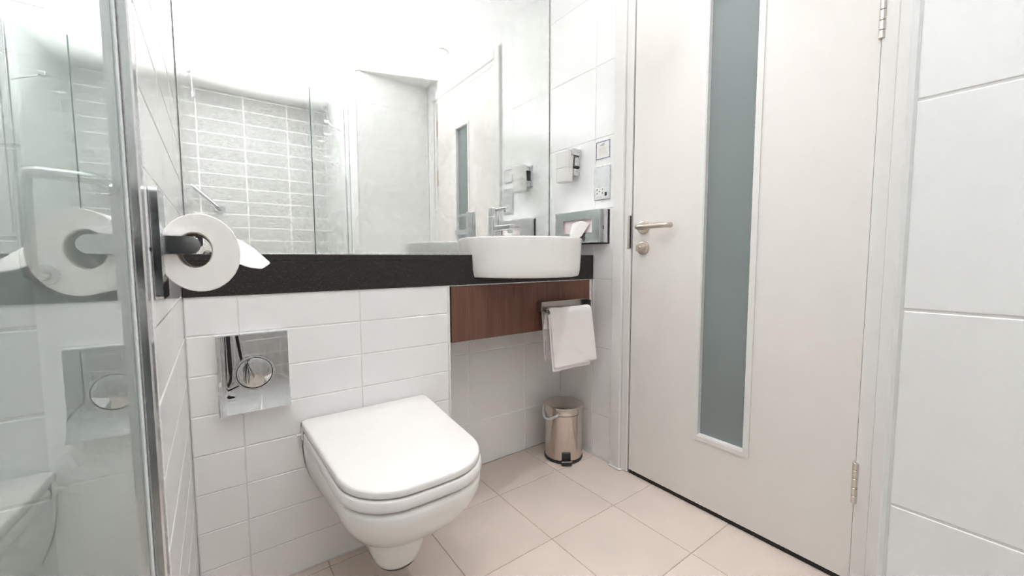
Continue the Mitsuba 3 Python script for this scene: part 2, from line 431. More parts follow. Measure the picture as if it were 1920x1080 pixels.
BX, BY, BR = 1.028, 0.022, 0.238
CT, CB, CS = 0.9035, 0.800, 0.8865
cut = sg.Point(BX, BY).buffer(BR - 0.006, 64)
slab = sg.box(0.001, -0.004, W - 0.002, YM - 0.001).difference(cut)
c = thing('counter', 'black granite vanity counter running under the mirror', 'counter')
part(c, 'top_slab', place(extrude(slab, CT - CS - 0.0008), (1, 0, 0), (0, 1, 0), (0, 0, 1), (0, 0, CS + 0.0008)), 'm_granite', False)
fascia = sg.box(0.001, -0.004, W - 0.002, 0.020).difference(sg.Point(BX, BY).buffer(BR - 0.012, 64))
fz = trimesh.util.concatenate([place(extrude(g, CS - 0.821), (1, 0, 0), (0, 1, 0), (0, 0, 1), (0, 0, 0.821)) for g in getattr(fascia, 'geoms', [fascia])]
                              + [box(0.001, W - 0.002, -0.004, 0.020, CB, 0.8209)])
part(c, 'front_fascia', fz, 'm_granite', False)
part(c, 'sealant_bead', box(0.001, DX, -0.0015, 0.003, CB - 0.003, CB), 'm_trim', False)

b = thing('basin', 'round white ceramic basin half set into the black counter', 'basin')
zb, zt = 0.822, 0.966
prof = [(0.0, zb), (BR - 0.030, zb), (BR - 0.017, zb + 0.002), (BR - 0.011, zb + 0.008), (BR - 0.007, zb + 0.03), (BR - 0.002, zt - 0.02), (BR - 0.0002, zt - 0.006), (BR - 0.0015, zt - 0.002),
        (BR - 0.005, zt), (BR - 0.014, zt), (BR - 0.019, zt - 0.003), (BR - 0.022, zt - 0.010), (BR - 0.030, zb + 0.05), (BR - 0.05, zb + 0.025), (BR - 0.10, zb + 0.012), (0.02, zb + 0.008), (0, zb + 0.008)]
part(b, 'bowl', lathe(prof, 96, 'z', (BX, BY, 0)), 'm_ceramic', 35)
# the deck at the back that carries the tap
deck = sg.Point(0, 0).buffer(BR - 0.008, 64).intersection(sg.box(-1, 0.105, 1, 1))
part(b, 'tap_deck', place(extrude(deck, 0.05), (1, 0, 0), (0, 1, 0), (0, 0, 1), (BX, BY, zt - 0.0505)), 'm_ceramic', 35)
part(b, 'drain', lathe([(0, 0), (0.02, 0), (0.023, 0.002), (0.02, 0.004), (0, 0.005)], 32, 'z', (BX, BY - 0.02, zb + 0.0085)), 'm_chrome', 40, 'chrome drain')

TX, TY = 1.022, 0.196
tp = thing('tap', 'chrome single lever mixer tap on the basin', 'tap')
part(tp, 'body', lathe([(0, 0), (0.026, 0), (0.026, 0.004), (0.0225, 0.006), (0.0225, 0.097), (0.0215, 0.099), (0, 0.099)], 40, 'z', (TX, TY, zt)), 'm_chrome', 40)
part(tp, 'spout', cat(rbox(TX - 0.0125, TX + 0.0125, TY - 0.135, TY, zt + 0.038, zt + 0.060, 0.005), lathe([(0, 0), (0.011, 0), (0.011, 0.014), (0, 0.014)], 28, 'z', (TX, TY - 0.118, zt + 0.026))), 'm_chrome')
part(tp, 'lever', cat(lathe([(0, 0), (0.0225, 0), (0.0225, 0.030), (0.021, 0.033), (0, 0.034)], 40, 'z', (TX, TY, zt + 0.103)), rbox(TX - 0.008, TX + 0.008, TY - 0.098, TY - 0.015, zt + 0.121, zt + 0.132, 0.004),
                      lathe([(0, 0), (0.020, 0), (0.020, 0.005), (0, 0.005)], 32, 'z', (TX, TY, zt + 0.0985))), 'm_chrome')

p = thing('panel', 'dark red-brown wooden panel under the basin end of the counter', 'panel')
part(p, 'board', box(0.7145, 1.396, -0.0005, 0.018, 0.600, CB - 0.005, 0.001), 'm_wood', False)
part(p, 'edge_filler', box(1.3965, W - 0.004, 0.002, 0.018, 0.600, CB - 0.001), 'm_trim', False, 'white filler strip')
part(p, 'top_batten', box(0.710, W - 0.004, 0.0005, 0.018, CB - 0.0045, CB - 0.0005), 'm_trim', False, 'thin white strip')

# ------------------------------------------------------------------ towel rail and towel
r = thing('towel_rail', 'flat chrome towel rail fixed to the wooden panel', 'towel rail')
RX0, RX1, RZ = 1.092, 1.340, 0.712
part(r, 'bar', rbox(RX0, RX1, -0.034, -0.028, RZ - 0.030, RZ + 0.008, 0.0025), 'm_rail')
part(r, 'towel_bar', tube([(RX0 + 0.002, -0.056, RZ - 0.028), (RX1 - 0.002, -0.056, RZ - 0.028)], 0.005, 16), 'm_rail', True)
for x in (RX0, RX1 - 0.010):
    part(r, 'bracket', box(x, x + 0.010, -0.062 if x > 1.2 else -0.030, -0.0005, RZ - 0.032, RZ + 0.004, 0.0015), 'm_black_plastic' if x > 1.2 else 'm_rail', False)


def towel_layer(x0, x1, path, skew, thick, seed, nu=26):
    """A strip of cloth: the path in (y, z), with a sideways skew that grows along it, as a closed thick sheet."""
    P = np.array(path); s = np.r_[0, np.cumsum(np.linalg.norm(np.diff(P, axis=0), axis=1))]
    t = np.linspace(0, s[-1], 46)
    Y, Z = np.interp(t, s, P[:, 0]), np.interp(t, s, P[:, 1])
    ty, tz = np.gradient(Y), np.gradient(Z); L = np.hypot(ty, tz); ny, nz = -tz / L, ty / L
    u = np.linspace(0, 1, nu)
    out = []
    for side in (0.5, -0.5):
        for i in range(len(t)):
            a, bb = skew(t[i] / s[-1])
            x = (x0 + a) * (1 - u) + (x1 + bb) * u
            q = np.stack([x * 9, np.full(nu, t[i] * 9), np.full(nu, seed * 3.1)], -1)
            off = side * thick + 0.010 * (meshkit.noise(q, seed) - 0.5) + 0.003 * (meshkit.noise(q * 4, seed + 5) - 0.5)
            sag = -0.006 * meshkit.noise(np.stack([x * 14, np.full(nu, 1.0), np.full(nu, seed)], -1), seed) * (i > 30)
            e = 1 - np.exp(-np.minimum(u, 1 - u) * 60) * 0.8
            out.append(np.stack([x, Y[i] + ny[i] * off * e, Z[i] + nz[i] * off * e + sag], -1))
    n = len(t); v = np.array(out).reshape(2, n, nu, 3)
    ring = []
    for i in range(n):
        ring.append(np.vstack([v[0, i], v[1, i, ::-1]]))
    return loft(ring)


tw = thing('towel', 'folded white towel hanging over the rail below the basin', 'towel')
zr = RZ - 0.022
over = [(-0.040, 0.610), (-0.044, zr - 0.012), (-0.048, zr + 0.001), (-0.056, zr + 0.006), (-0.064, zr + 0.001), (-0.069, zr - 0.012), (-0.071, 0.60), (-0.074, 0.462)]
part(tw, 'front_fold', towel_layer(1.094, 1.318, over, lambda s: (0.030 * s, 0.048 * s), 0.007, 3), 'm_towel', True)
part(tw, 'inner_fold', towel_layer(1.098, 1.316, [(-0.0635, 0.675), (-0.064, 0.56), (-0.065, 0.446)], lambda s: (0.022 * s, 0.018 * s), 0.007, 9), 'm_towel', True)
for i in range(3):
    y = -0.012 - 0.007 * i
    part(tw, 'back_fold', towel_layer(1.106 + 0.006 * i, 1.310, [(y, 0.70), (y - 0.001, 0.60), (y - 0.002, 0.478 + 0.006 * i)], lambda s: (0.018 * s, 0.02 * s), 0.005, 20 + i), 'm_towel', True)

# ------------------------------------------------------------------ things on the right wall
t = thing('tissue_dispenser', 'chrome tissue dispenser on the wall right of the basin', 'tissue dispenser')
ty0, ty1, tz0, tz1, tx = -0.088, 0.180, 0.956, 1.094, W - 0.060
oy0, oy1, oz0, oz1 = -0.048, 0.128, 0.999, 1.058
fr = sg.box(-ty1, tz0, -ty0, tz1).difference(sg.box(-oy1, oz0, -oy0, oz1))
part(t, 'cover', cat(place(extrude(fr, 0.003), (0, -1, 0), (0, 0, 1), (1, 0, 0), (tx, 0, 0)),
                     box(tx + 0.003, W - 0.004, ty0, ty0 + 0.002, tz0, tz1), box(tx + 0.003, W - 0.004, ty1 - 0.002, ty1, tz0, tz1),
                     box(tx + 0.003, W - 0.004, ty0 + 0.002, ty1 - 0.002, tz1 - 0.002, tz1), box(tx + 0.003, W - 0.004, ty0 + 0.002, ty1 - 0.002, tz0, tz0 + 0.002)), 'm_chrome', False)
part(t, 'back_plate', box(W - 0.004, W - 0.0002, ty0 - 0.004, ty1 + 0.004, tz0 - 0.004, tz1 + 0.002), 'm_black_plastic', False, 'dark back plate')
part(t, 'tissue_box', box(tx + 0.010, W - 0.006, ty0 + 0.012, ty1 - 0.012, tz0 + 0.006, tz1 - 0.010), 'm_pink_tissue', False, 'pale pink tissues inside the slot')
part(t, 'keyhole', box(W - 0.038, W - 0.032, ty0 - 0.0006, ty0 + 0.001, 1.012, 1.028, 0.0004), 'm_black_plastic', False)
q = np.array([(0.012, 0.092, 1.020), (0.004, 0.07, 1.045), (-0.004, 0.012, 1.052), (0.008, -0.028, 1.040), (-0.030, 0.055, 0.985), (-0.045, 0.035, 0.962), (-0.026, 0.016, 0.970), (-0.012, 0.0, 0.985)])
q[:, 0] += tx
ft = [(0, 1, 4), (1, 2, 4), (2, 6, 4), (4, 6, 5), (2, 3, 7), (2, 7, 6)]
base = trimesh.Trimesh(q, ft, process=False)
for _ in range(3): base = base.subdivide()
bv = base.vertices + 0.006 * (meshkit.noise(base.vertices * 70, 3)[:, None] - 0.5) * np.array([[1, 0.4, 0.6]])
tri = trimesh.Trimesh(np.vstack([bv, bv + (0.0012, 0, 0.0006)]), np.vstack([base.faces, base.faces[:, ::-1] + len(bv)]), process=False)
part(t, 'tissue', tri, 'm_tissue', True, 'white tissue pulled half out')

s = thing('soap_dispenser', 'white soap bottle in a chrome wall bracket above the tissue dispenser', 'soap dispenser')
def rr(y0, y1, x0, x1, rad, z):
    g = sg.box(y0 + rad, x0 + rad, y1 - rad, x1 - rad).buffer(rad, 6)
    xy = np.array(g.exterior.coords)[:-1]
    return np.c_[xy[:, 1], xy[:, 0], np.full(len(xy), z)]
X = W
part(s, 'bottle', loft([rr(0.092, 0.158, X - 0.074, X - 0.036, 0.012, 1.232), rr(0.088, 0.161, X - 0.078, X - 0.034, 0.013, 1.236), rr(0.087, 0.161, X - 0.080, X - 0.034, 0.013, 1.300),
                        rr(0.080, 0.158, X - 0.084, X - 0.033, 0.014, 1.358), rr(0.083, 0.155, X - 0.082, X - 0.034, 0.014, 1.367), rr(0.094, 0.144, X - 0.074, X - 0.040, 0.012, 1.372)]), 'm_white_plastic')
part(s, 'bottle_seam', loft([rr(0.0865, 0.1615, X - 0.0806, X - 0.0335, 0.013, z) for z in (1.2935, 1.2950)]), 'm_grey_print', False, 'fine grey moulding line')
br = part(s, 'bracket', cat(rbox(X - 0.010, X - 0.0002, 0.082, 0.160, 1.262, 1.374, 0.004), rbox(X - 0.060, X - 0.006, 0.070, 0.082, 1.345, 1.374, 0.004), rbox(X - 0.040, X - 0.006, 0.090, 0.150, 1.340, 1.370, 0.006)),
          'm_chrome', 30, 'chrome bracket')
part(br, 'clamp', cat(rbox(X - 0.036, X - 0.008, 0.078, 0.155, 1.258, 1.292, 0.006), rbox(X - 0.034, X - 0.010, 0.075, 0.088, 1.300, 1.338, 0.005)), 'm_chrome')
part(br, 'grip', rbox(X - 0.037, X - 0.010, 0.0745, 0.090, 1.2925, 1.299, 0.002), 'm_black_plastic')

n = thing('sign', 'small white notice with a blue border above the shaver socket', 'sign')
sy0, sy1, sz0, sz1 = -0.012, -0.092, 1.309, 1.386
part(n, 'plate', box(W - 0.0022, W - 0.0002, sy0, sy1, sz0, sz1, 0.0004), 'm_white_plastic', False)
part(n, 'border', ringprism(sy0 - 0.002, sy1 + 0.002, sz0 + 0.002, sz1 - 0.002, 0.0032, W - 0.0027, W - 0.0021), 'm_blue_print', False, 'thin blue border')
part(n, 'emblem', cat(box(W - 0.0026, W - 0.0021, -0.044, -0.060, sz1 - 0.021, sz1 - 0.011), box(W - 0.0026, W - 0.0021, -0.036, -0.043, sz1 - 0.020, sz1 - 0.014)), 'm_grey_print', False, 'small grey emblem')
part(n, 'text_lines', cat(*[box(W - 0.0025, W - 0.0021, -0.026 - 0.004 * (i % 2), -0.078 + 0.006 * (i % 3), sz1 - 0.030 - 0.006 * i, sz1 - 0.0308 - 0.006 * i) for i in range(5)]), 'm_grey_print', False)

so = thing('shaver_socket', 'chrome shaver socket plate below the small notice', 'socket')
py0, py1, pz0, pz1 = -0.008, -0.097, 1.138, 1.279
part(so, 'plate', box(W - 0.009, W - 0.0002, py0, py1, pz0, pz1, 0.0022), 'm_chrome', False)
part(so, 'insert', box(W - 0.0105, W - 0.008, -0.022, -0.070, 1.153, 1.190, 0.0008), 'm_white_plastic', False, 'white socket insert')
for (yy, zz) in ((-0.030, 1.182), (-0.030, 1.166), (-0.042, 1.174), (-0.060, 1.182), (-0.060, 1.166)):
    part(so, 'pin_hole', lathe([(0, -0.0006), (0.0028, -0.0006), (0.0028, 0.0006), (0, 0.0006)], 14, 'x', (W - 0.0105, yy, zz)), 'm_black_plastic', False)
part(so, 'switch', box(W - 0.011, W - 0.0085, -0.072, -0.081, 1.153, 1.168, 0.0008), 'm_black_plastic', False, 'small black switch')
part(so, 'socket_mark', ringprism(-0.038, -0.048, 1.143, 1.151, 0.0012, W - 0.0096, W - 0.0088), 'm_grey_print', False)

# ------------------------------------------------------------------ pedal bin
b = thing('pedal_bin', 'small steel pedal bin standing in the corner under the towel', 'bin')
BXc, BYc, br_ = 1.303, 0.062, 0.084
part(b, 'body', lathe([(0, 0.012), (br_ - 0.002, 0.012), (br_ - 0.001, 0.014), (br_ - 0.001, 0.205), (br_ - 0.003, 0.208), (0, 0.208)], 64, 'z', (BXc, BYc, 0)), 'm_bin_steel', 35)
part(b, 'base', lathe([(0, 0), (br_ + 0.001, 0), (br_ + 0.002, 0.003), (br_ + 0.001, 0.012), (0, 0.0125)], 64, 'z', (BXc, BYc, 0)), 'm_black_plastic', 35, 'black plastic base ring')
part(b, 'lid', lathe([(0, 0.211), (br_ + 0.001, 0.211), (br_ + 0.003, 0.213), (br_ + 0.003, 0.235), (br_ - 0.001, 0.243), (br_ - 0.012, 0.248), (br_ * 0.5, 0.2525), (0, 0.254)], 64, 'z', (BXc, BYc, 0)), 'm_bin_steel', 35)
ang = math.atan2(-1.238 - BYc, 0.065 - BXc)      # towards the room
dv = np.array([math.cos(ang + 0.15), math.sin(ang + 0.15)]); sv = np.array([-dv[1], dv[0]])
def along(m):
    return place(m, (sv[0], sv[1], 0), (dv[0], dv[1], 0), (0, 0, 1), (BXc, BYc, 0))
part(b, 'pedal', cat(along(box(-0.022, 0.022, br_ - 0.004, br_ + 0.022, 0.004, 0.020, 0.003)), along(box(-0.019, 0.019, br_ - 0.003, br_ + 0.004, 0.020, 0.052, 0.002)),), 'm_black_plastic', False, 'black pedal')
part(b, 'pedal_plate', along(box(-0.022, 0.022, br_ + 0.012, br_ + 0.0235, 0.0195, 0.0215, 0.0006)), 'm_bin_steel', False)
a0 = ang - 1.05
pts = [(BXc + (br_ + 0.006) * math.cos(a), BYc + (br_ + 0.006) * math.sin(a), 0.222 - 0.036 * math.sin((a - (a0 - 0.85)) / 1.7 * math.pi)) for a in np.linspace(a0 - 0.85, a0 + 0.85, 30)]
part(b, 'carry_handle', tube(pts, 0.0055, 12), 'm_seal', True, 'pale plastic carrying handle')

# ------------------------------------------------------------------ toilet
TCX = 0.4225


def dshape(hw, yb, yf, taper, rad, n=96):
    """Plan of a seat: straight back, sides running in by taper, rounded front corners, gently bowed front; resampled to n points."""
    L = yb - yf
    bow = 0.022
    pts = [(-hw, yb), (hw, yb)]
    fr_ = [(hw - taper, yf + bow)] + [((hw - taper) * math.cos(a), yf + bow - bow * math.sin(a)) for a in np.linspace(0.05, math.pi - 0.05, 40)] + [(-hw + taper, yf + bow)]
    g = sg.Polygon(pts + fr_).buffer(0)
    g = g.buffer(-rad, 24).buffer(rad, 24)
    back = sg.Polygon([(-hw, yb), (hw, yb), (hw - taper * 0.35, yb - 0.35 * L), (-hw + taper * 0.35, yb - 0.35 * L)]).buffer(-0.01, 8).buffer(0.01, 8)
    g = g.union(back).buffer(0.004, 8).buffer(-0.004, 8)
    ring = g.exterior
    st = ring.project(sg.Point(0, yb))
    xy = np.array([ring.interpolate((st + ring.length * i / n) % ring.length).coords[0] for i in range(n)])
    if sg.LinearRing(xy).is_ccw is False: xy = xy[::-1]
    return xy


def ringz(xy, z, tilt=0.0, sh=0.0):
    return np.c_[xy[:, 0] + TCX, xy[:, 1], z + tilt * xy[:, 1]]


def inset(xy, e):
    c = np.array([0, xy[:, 1].mean()])
    v = xy - c
    nrm = np.linalg.norm(v, axis=1, keepdims=True)
    return xy - v / nrm * e


t = thing('toilet', 'white wall-hung toilet with closed lid below the flush plate', 'toilet')
TILT = 0.050
L0 = dshape(0.186, -0.004, -0.468, 0.022, 0.125)
zl = 0.4455
lid = [ringz(inset(L0, 0.006), zl - 0.0175, TILT), ringz(inset(L0, 0.001), zl - 0.0165, TILT), ringz(L0, zl - 0.014, TILT), ringz(inset(L0, 0.0006), zl - 0.006, TILT), ringz(inset(L0, 0.003), zl - 0.002, TILT),
       ringz(inset(L0, 0.008), zl, TILT), ringz(inset(L0, 0.05), zl + 0.0018, TILT), ringz(inset(L0, 0.11), zl + 0.0026, TILT)]
part(t, 'lid', loft(lid), 'm_seat', 50)
S0 = dshape(0.187, -0.030, -0.472, 0.019, 0.125)
z0 = zl - 0.0205
seat = [ringz(inset(S0, 0.014), z0 - 0.027, TILT), ringz(inset(S0, 0.003), z0 - 0.0245, TILT), ringz(inset(S0, 0.0), z0 - 0.018, TILT), ringz(inset(S0, 0.002), z0 - 0.004, TILT), ringz(inset(S0, 0.008), z0, TILT)]
part(t, 'seat', loft(seat), 'm_seat', 50)
for sx in (-1, 1):
    part(t, 'hinge', cat(box(TCX + sx * 0.172 - 0.014, TCX + sx * 0.172 + 0.014, -0.002, -0.029, 0.392, zl - 0.021, 0.003),
                         lathe([(0, -0.012), (0.004, -0.012), (0.004, 0.012), (0, 0.012)], 16, 'x', (TCX + sx * 0.186, -0.020, 0.408))), 'm_seat', False)
rows = [  # z, half width, back y, front y, taper, radius
    (0.398, 0.176, -0.0015, -0.458, 0.018, 0.120), (0.394, 0.182, -0.0015, -0.466, 0.019, 0.122), (0.380, 0.184, -0.0015, -0.470, 0.020, 0.124), (0.350, 0.183, -0.0015, -0.468, 0.022, 0.124),
    (0.315, 0.179, -0.0015, -0.458, 0.026, 0.122), (0.275, 0.170, -0.0015, -0.436, 0.032, 0.116), (0.235, 0.156, -0.0015, -0.400, 0.038, 0.105), (0.205, 0.138, -0.0015, -0.362, 0.042, 0.090),
    (0.185, 0.118, -0.0015, -0.330, 0.042, 0.072), (0.172, 0.098, -0.0015, -0.305, 0.036, 0.058), (0.166, 0.070, -0.0015, -0.280, 0.030, 0.036)]
rows = [(0.391 - (0.398 - z) * 0.86, *q) for z, *q in rows]
pan = [ringz(dshape(a, yb, yf, tp_, rd), z, TILT * max(0, (z - 0.30) / 0.1)) for z, a, yb, yf, tp_, rd in rows]
part(t, 'pan', loft(pan[::-1]), 'm_ceramic', 60)
foot = [(0.230, 0.090, -0.300), (0.180, 0.084, -0.298), (0.140, 0.077, -0.292), (0.112, 0.068, -0.284), (0.094, 0.056, -0.272), (0.087, 0.040, -0.250)]
part(t, 'trap_cover', loft([ringz(dshape(a, -0.0015, yf, 0.010, a * 0.8, 64), z) for z, a, yf in foot[::-1]]), 'm_ceramic', 60)

f = thing('flush_plate', 'square chrome flush plate with a round button on the white tiled duct', 'flush plate')
FX0, FX1, FZ0, FZ1 = 0.0585, 0.2150, 0.5030, 0.6985
nu, nv = 48, 60
U, V = np.meshgrid(np.linspace(0, 1, nu), np.linspace(0, 1, nv))
sm = lambda a, b_, x: (lambda q_: q_ * q_ * (3 - 2 * q_))(np.clip((x - a) / (b_ - a), 0, 1))
yy = -0.009 - 0.022 * np.clip((0.36 - V) / 0.36, 0, 1) ** 1.6 - 0.004 * np.sin(np.clip(U, 0, 1) * math.pi) * sm(0.0, 0.5, V) * 0.6 - 0.006 * np.clip((0.10 - U) / 0.10, 0, 1) ** 2
fv = np.stack([FX0 + (FX1 - FX0) * U, yy, FZ0 + (FZ1 - FZ0) * V], -1).reshape(-1, 3)
ff = []
for i in range(nv - 1):
    for j in range(nu - 1):
        a = i * nu + j
        ff += [(a, a + 1, a + nu + 1), (a, a + nu + 1, a + nu)]
front = trimesh.Trimesh(fv, ff, process=False)
part(f, 'plate', front, 'm_chrome_sharp', True)
# returns to the wall
bd = [(FX0, FZ0), (FX1, FZ0), (FX1, FZ1), (FX0, FZ1)]
idx = list(range(0, nu)) + [i * nu + nu - 1 for i in range(1, nv)] + [(nv - 1) * nu + j for j in range(nu - 2, -1, -1)] + [i * nu for i in range(nv - 2, 0, -1)]
lo = fv[idx]; hi = lo.copy(); hi[:, 1] = -0.0005
part(f, 'rim', loft([lo, hi], caps=False), 'm_chrome', 30)
bc = (0.1365, -0.013, 0.5985)
part(f, 'button_ring', lathe([(0.0405, -0.001), (0.0405, 0.004), (0.0415, 0.0055), (0.0430, 0.0055), (0.0445, 0.004), (0.0450, -0.004), (0.0405, -0.004)], 64, 'y', bc), 'm_chrome', 40)
part(f, 'button_gap', lathe([(0, 0.0), (0.0405, 0.0), (0.0405, -0.002), (0, -0.002)], 48, 'y', bc), 'm_dark_gap', False)
prof = [(0, -0.0015)] + [(x, -0.0015 - 0.0035 * (1 - (x / 0.0388) ** 2) - 0.0015) for x in (0.0388,)]
dome = [(0.0388 * math.sin(a), 0.0) for a in ()]
db = lathe([(0, -0.0062), (0.010, -0.0060), (0.020, -0.0052), (0.030, -0.0040), (0.0370, -0.0028), (0.0386, -0.0022), (0.0388, -0.0010), (0, -0.001)][::-1], 64, 'y', bc)
part(f, 'button', db, 'm_chrome_sharp', 25)

# ------------------------------------------------------------------ toilet roll and holder
hd = thing('toilet_roll_holder', 'chrome toilet roll holder on the glossy left wall', 'toilet roll holder')
pl = sg.box(-0.068 + 0.006, -0.062 + 0.006, 0.012 - 0.006, 0.062 - 0.006)
plate = sg.box(0.455 + 0.006, 0.838 + 0.006, 0.538 - 0.006, 0.985 - 0.006).buffer(0.006, 8)
part(hd, 'back_plate', place(extrude(plate, 0.009), (0, -1, 0), (0, 0, 1), (1, 0, 0), (0.0006, 0, 0)), 'm_chrome', False)
AZ = 0.911
arm = sg.box(0.008, AZ - 0.0125, 0.038, AZ + 0.0125).union(sg.Point(0.038, AZ).buffer(0.0125, 16))
part(hd, 'arm', place(extrude(arm, 0.007), (1, 0, 0), (0, 0, 1), (0, 1, 0), (0, -0.5105, 0)), 'm_chrome', 40)
part(hd, 'spindle', tube([(0.040, -0.5040, AZ), (0.040, -0.40, AZ)], 0.0075, 20), 'm_chrome', 40)

ro = thing('toilet_roll', 'white toilet paper roll with a pointed loose end on the chrome holder', 'toilet roll')
RCX, RCZ, RA, RB = 0.0500, 0.9005, 0.0480, 0.0560
hx, hz = 0.0435, 0.9040


def rollrings():
    a = np.linspace(0, 2 * np.pi, 97)[:-1]
    def ring(e, y): return np.c_[RCX + (RA - e) * np.cos(a), np.full(96, y), RCZ + (RB - e) * np.sin(a)]
    def hole(e, y): return np.c_[hx + (0.0205 + e) * np.cos(a), np.full(96, y), hz + (0.0255 + e) * np.sin(a)]
    rr_ = [hole(0, -0.5), hole(0.001, -0.5015), ring(0.010, -0.5015), ring(0.001, -0.5008), ring(0, -0.499), ring(0, -0.401), ring(0.001, -0.4), hole(0, -0.4)]
    rr_.append(rr_[0])
    return loft(rr_, caps=False)


part(ro, 'paper', rollrings(), 'm_paper', 40)
a = np.linspace(0, 2 * np.pi, 65)[:-1]
core = lambda e, y: np.c_[hx + (0.0205 - e) * np.cos(a), np.full(64, y), hz + (0.0255 - e) * np.sin(a)]
part(ro, 'core', loft([core(0.0, -0.4985), core(0.0, -0.402), core(0.001, -0.402), core(0.001, -0.4985), core(0.0, -0.4985)], caps=False), 'm_card', 40, 'brown card core')
# loose end: leaves the roll at its upper right and is folded to a point
tq = []
top0, top1 = np.array((0.0905, -0.402, 0.930)), np.array((0.1400, -0.445, 0.8865))
bot0, bot1 = np.array((0.0935, -0.499, 0.886)), np.array((0.1235, -0.499, 0.8775))
for i, s_ in enumerate(np.linspace(0, 1, 16)):
    A_, B_ = top0 + (top1 - top0) * s_ + (0, 0, 0.005 * math.sin(s_ * math.pi)), bot0 + (bot1 - bot0) * s_ - (0, 0, 0.002 * math.sin(s_ * math.pi))
    tq.append([B_ + (A_ - B_) * w_ + np.array((0.004, 0, 0.002)) * math.sin(w_ * math.pi) for w_ in np.linspace(0, 1, 9)])
tq = np.array(tq)
gr = [np.vstack([r_, r_[::-1] + (0.0006, 0, -0.0016)]) for r_ in tq]
part(ro, 'loose_end', loft(gr), 'm_paper', 40)

# ------------------------------------------------------------------ shower screens and rails
gx = lambda y: 0.0055 + 0.034 * y
sc = thing('shower_screen', 'tall clear glass shower screen with a chrome edge beside the toilet roll', 'shower screen')
y0, y1, ztop = -0.582, -1.10, 1.335
v = np.array([(gx(y0), y0, 0.03), (gx(y1), y1, 0.03), (gx(y1), y1, ztop), (gx(y0), y0, ztop)])
part(sc, 'glass', trimesh.Trimesh(v, [(0, 1, 2), (0, 2, 3)], process=False), 'm_glass', False)
def skewbox(ya, yb, xo0, xo1, z0_, z1_, b_=0.001):
    mm = box(xo0, xo1, yb, ya, z0_, z1_, b_); vv = mm.vertices.copy(); vv[:, 0] += gx(vv[:, 1]); mm.vertices = vv
    return mm
part(sc, 'top_edge', skewbox(y0, y1, -0.003, 0.003, ztop - 0.001, ztop + 0.002), 'm_glass_edge', False)
part(sc, 'end_edge', skewbox(y1, y1 - 0.003, -0.003, 0.003, 0.03, ztop, 0.0005), 'm_glass_edge', False)
part(sc, 'seal', skewbox(-0.5805, -0.588, -0.004, 0.0015, 0.012, ztop, 0.001), 'm_seal', False, 'pale plastic seal')
part(sc, 'edge_profile', skewbox(-0.5565, -0.580, 0.0015, 0.0125, 0.004, ztop + 0.004, 0.002), 'm_chrome', False, 'chrome wall profile')
part(sc, 'inner_profile', skewbox(-0.5565, -0.580, -0.004, 0.001, 0.004, ztop + 0.002, 0.001), 'm_trim', False)
part(sc, 'end_cap', rbox(gx(-0.57) - 0.008, gx(-0.57) + 0.015, -0.584, -0.556, ztop + 0.004, ztop + 0.014, 0.003), 'm_chrome')

rs = thing('glass_panel', 'clear glass panel fixed to the tiled column, seen in the mirror', 'glass panel')
PY = -1.285
v = np.array([(0.640, PY, 0.02), (COLX - 0.012, PY, 0.02), (COLX - 0.012, PY, 2.06), (0.640, PY, 2.06)])
part(rs, 'glass', trimesh.Trimesh(v, [(0, 1, 2), (0, 2, 3)], process=False), 'm_clear_glass', False)
part(rs, 'polished_edge', box(0.636, 0.641, PY - 0.004, PY + 0.004, 0.02, 2.06), 'm_glass_edge', False, 'dark polished glass edge')
part(rs, 'wall_profile', box(COLX - 0.022, COLX - 0.0005, PY - 0.018, PY + 0.018, 0.0, 2.075, 0.003), 'm_trim', False)
part(rs, 'chrome_strip', box(COLX - 0.026, COLX - 0.0222, PY - 0.012, PY + 0.012, 0.0, 2.07, 0.001), 'm_chrome', False)
part(rs, 'clamp', rbox(0.725, 0.755, PY - 0.016, PY + 0.016, 1.828, 1.852, 0.004), 'm_chrome')
part(rs, 'stay_bar', tube([(0.745, PY - 0.012, 1.84), (0.80, PY - 0.03, 1.825), (COLX - 0.001, PY - 0.06, 1.80)], 0.004, 12), 'm_chrome', True)


def flange(c, axis, r_=0.034):
    return lathe([(0, 0), (r_, 0), (r_, 0.003), (r_ - 0.004, 0.008), (0, 0.009)] if axis != 'y' else [(0, 0), (r_, 0), (r_, 0.003), (r_ - 0.004, 0.008), (0, 0.009)], 32, axis, c)


g = thing('grab_rail', 'sloping chrome grab rail on the grey tiled wall', 'grab rail')
A, B = np.array([0.117, YR + 0.055, 1.272]), np.array([-0.283, YR + 0.055, 1.672])
dd = (B - A) / np.linalg.norm(B - A)
part(g, 'bar', tube([A + (0, -0.052, 0), A + (0, -0.02, 0), A + (0, -0.006, 0) + dd * 0.004, A + dd * 0.02, B - dd * 0.02, B + (0, -0.006, 0) - dd * 0.004, B + (0, -0.02, 0), B + (0, -0.052, 0)], 0.012), 'm_chrome', True)
for q in (A, B):
    part(g, 'flange', flange((q[0], YR + 0.0005, q[2]), 'y'), 'm_chrome', 40)
g = thing('corner_rail', 'chrome L-shaped rail on the white tiles behind the shower glass', 'grab rail')
yq = YE - 0.047
part(g, 'bar', tube([(-0.035, YE - 0.001, 0.980), (-0.035, yq + 0.012, 0.980), (-0.038, yq, 0.980), (-0.05, yq, 0.981), (-0.078, yq, 0.982), (-0.086, yq, 0.981), (-0.089, yq, 0.974), (-0.090, yq, 0.960), (-0.090, yq, 0.885),
                     (-0.090, yq + 0.008, 0.876), (-0.090, yq + 0.02, 0.874), (-0.090, YE - 0.001, 0.874)], 0.0065), 'm_brushed', True)
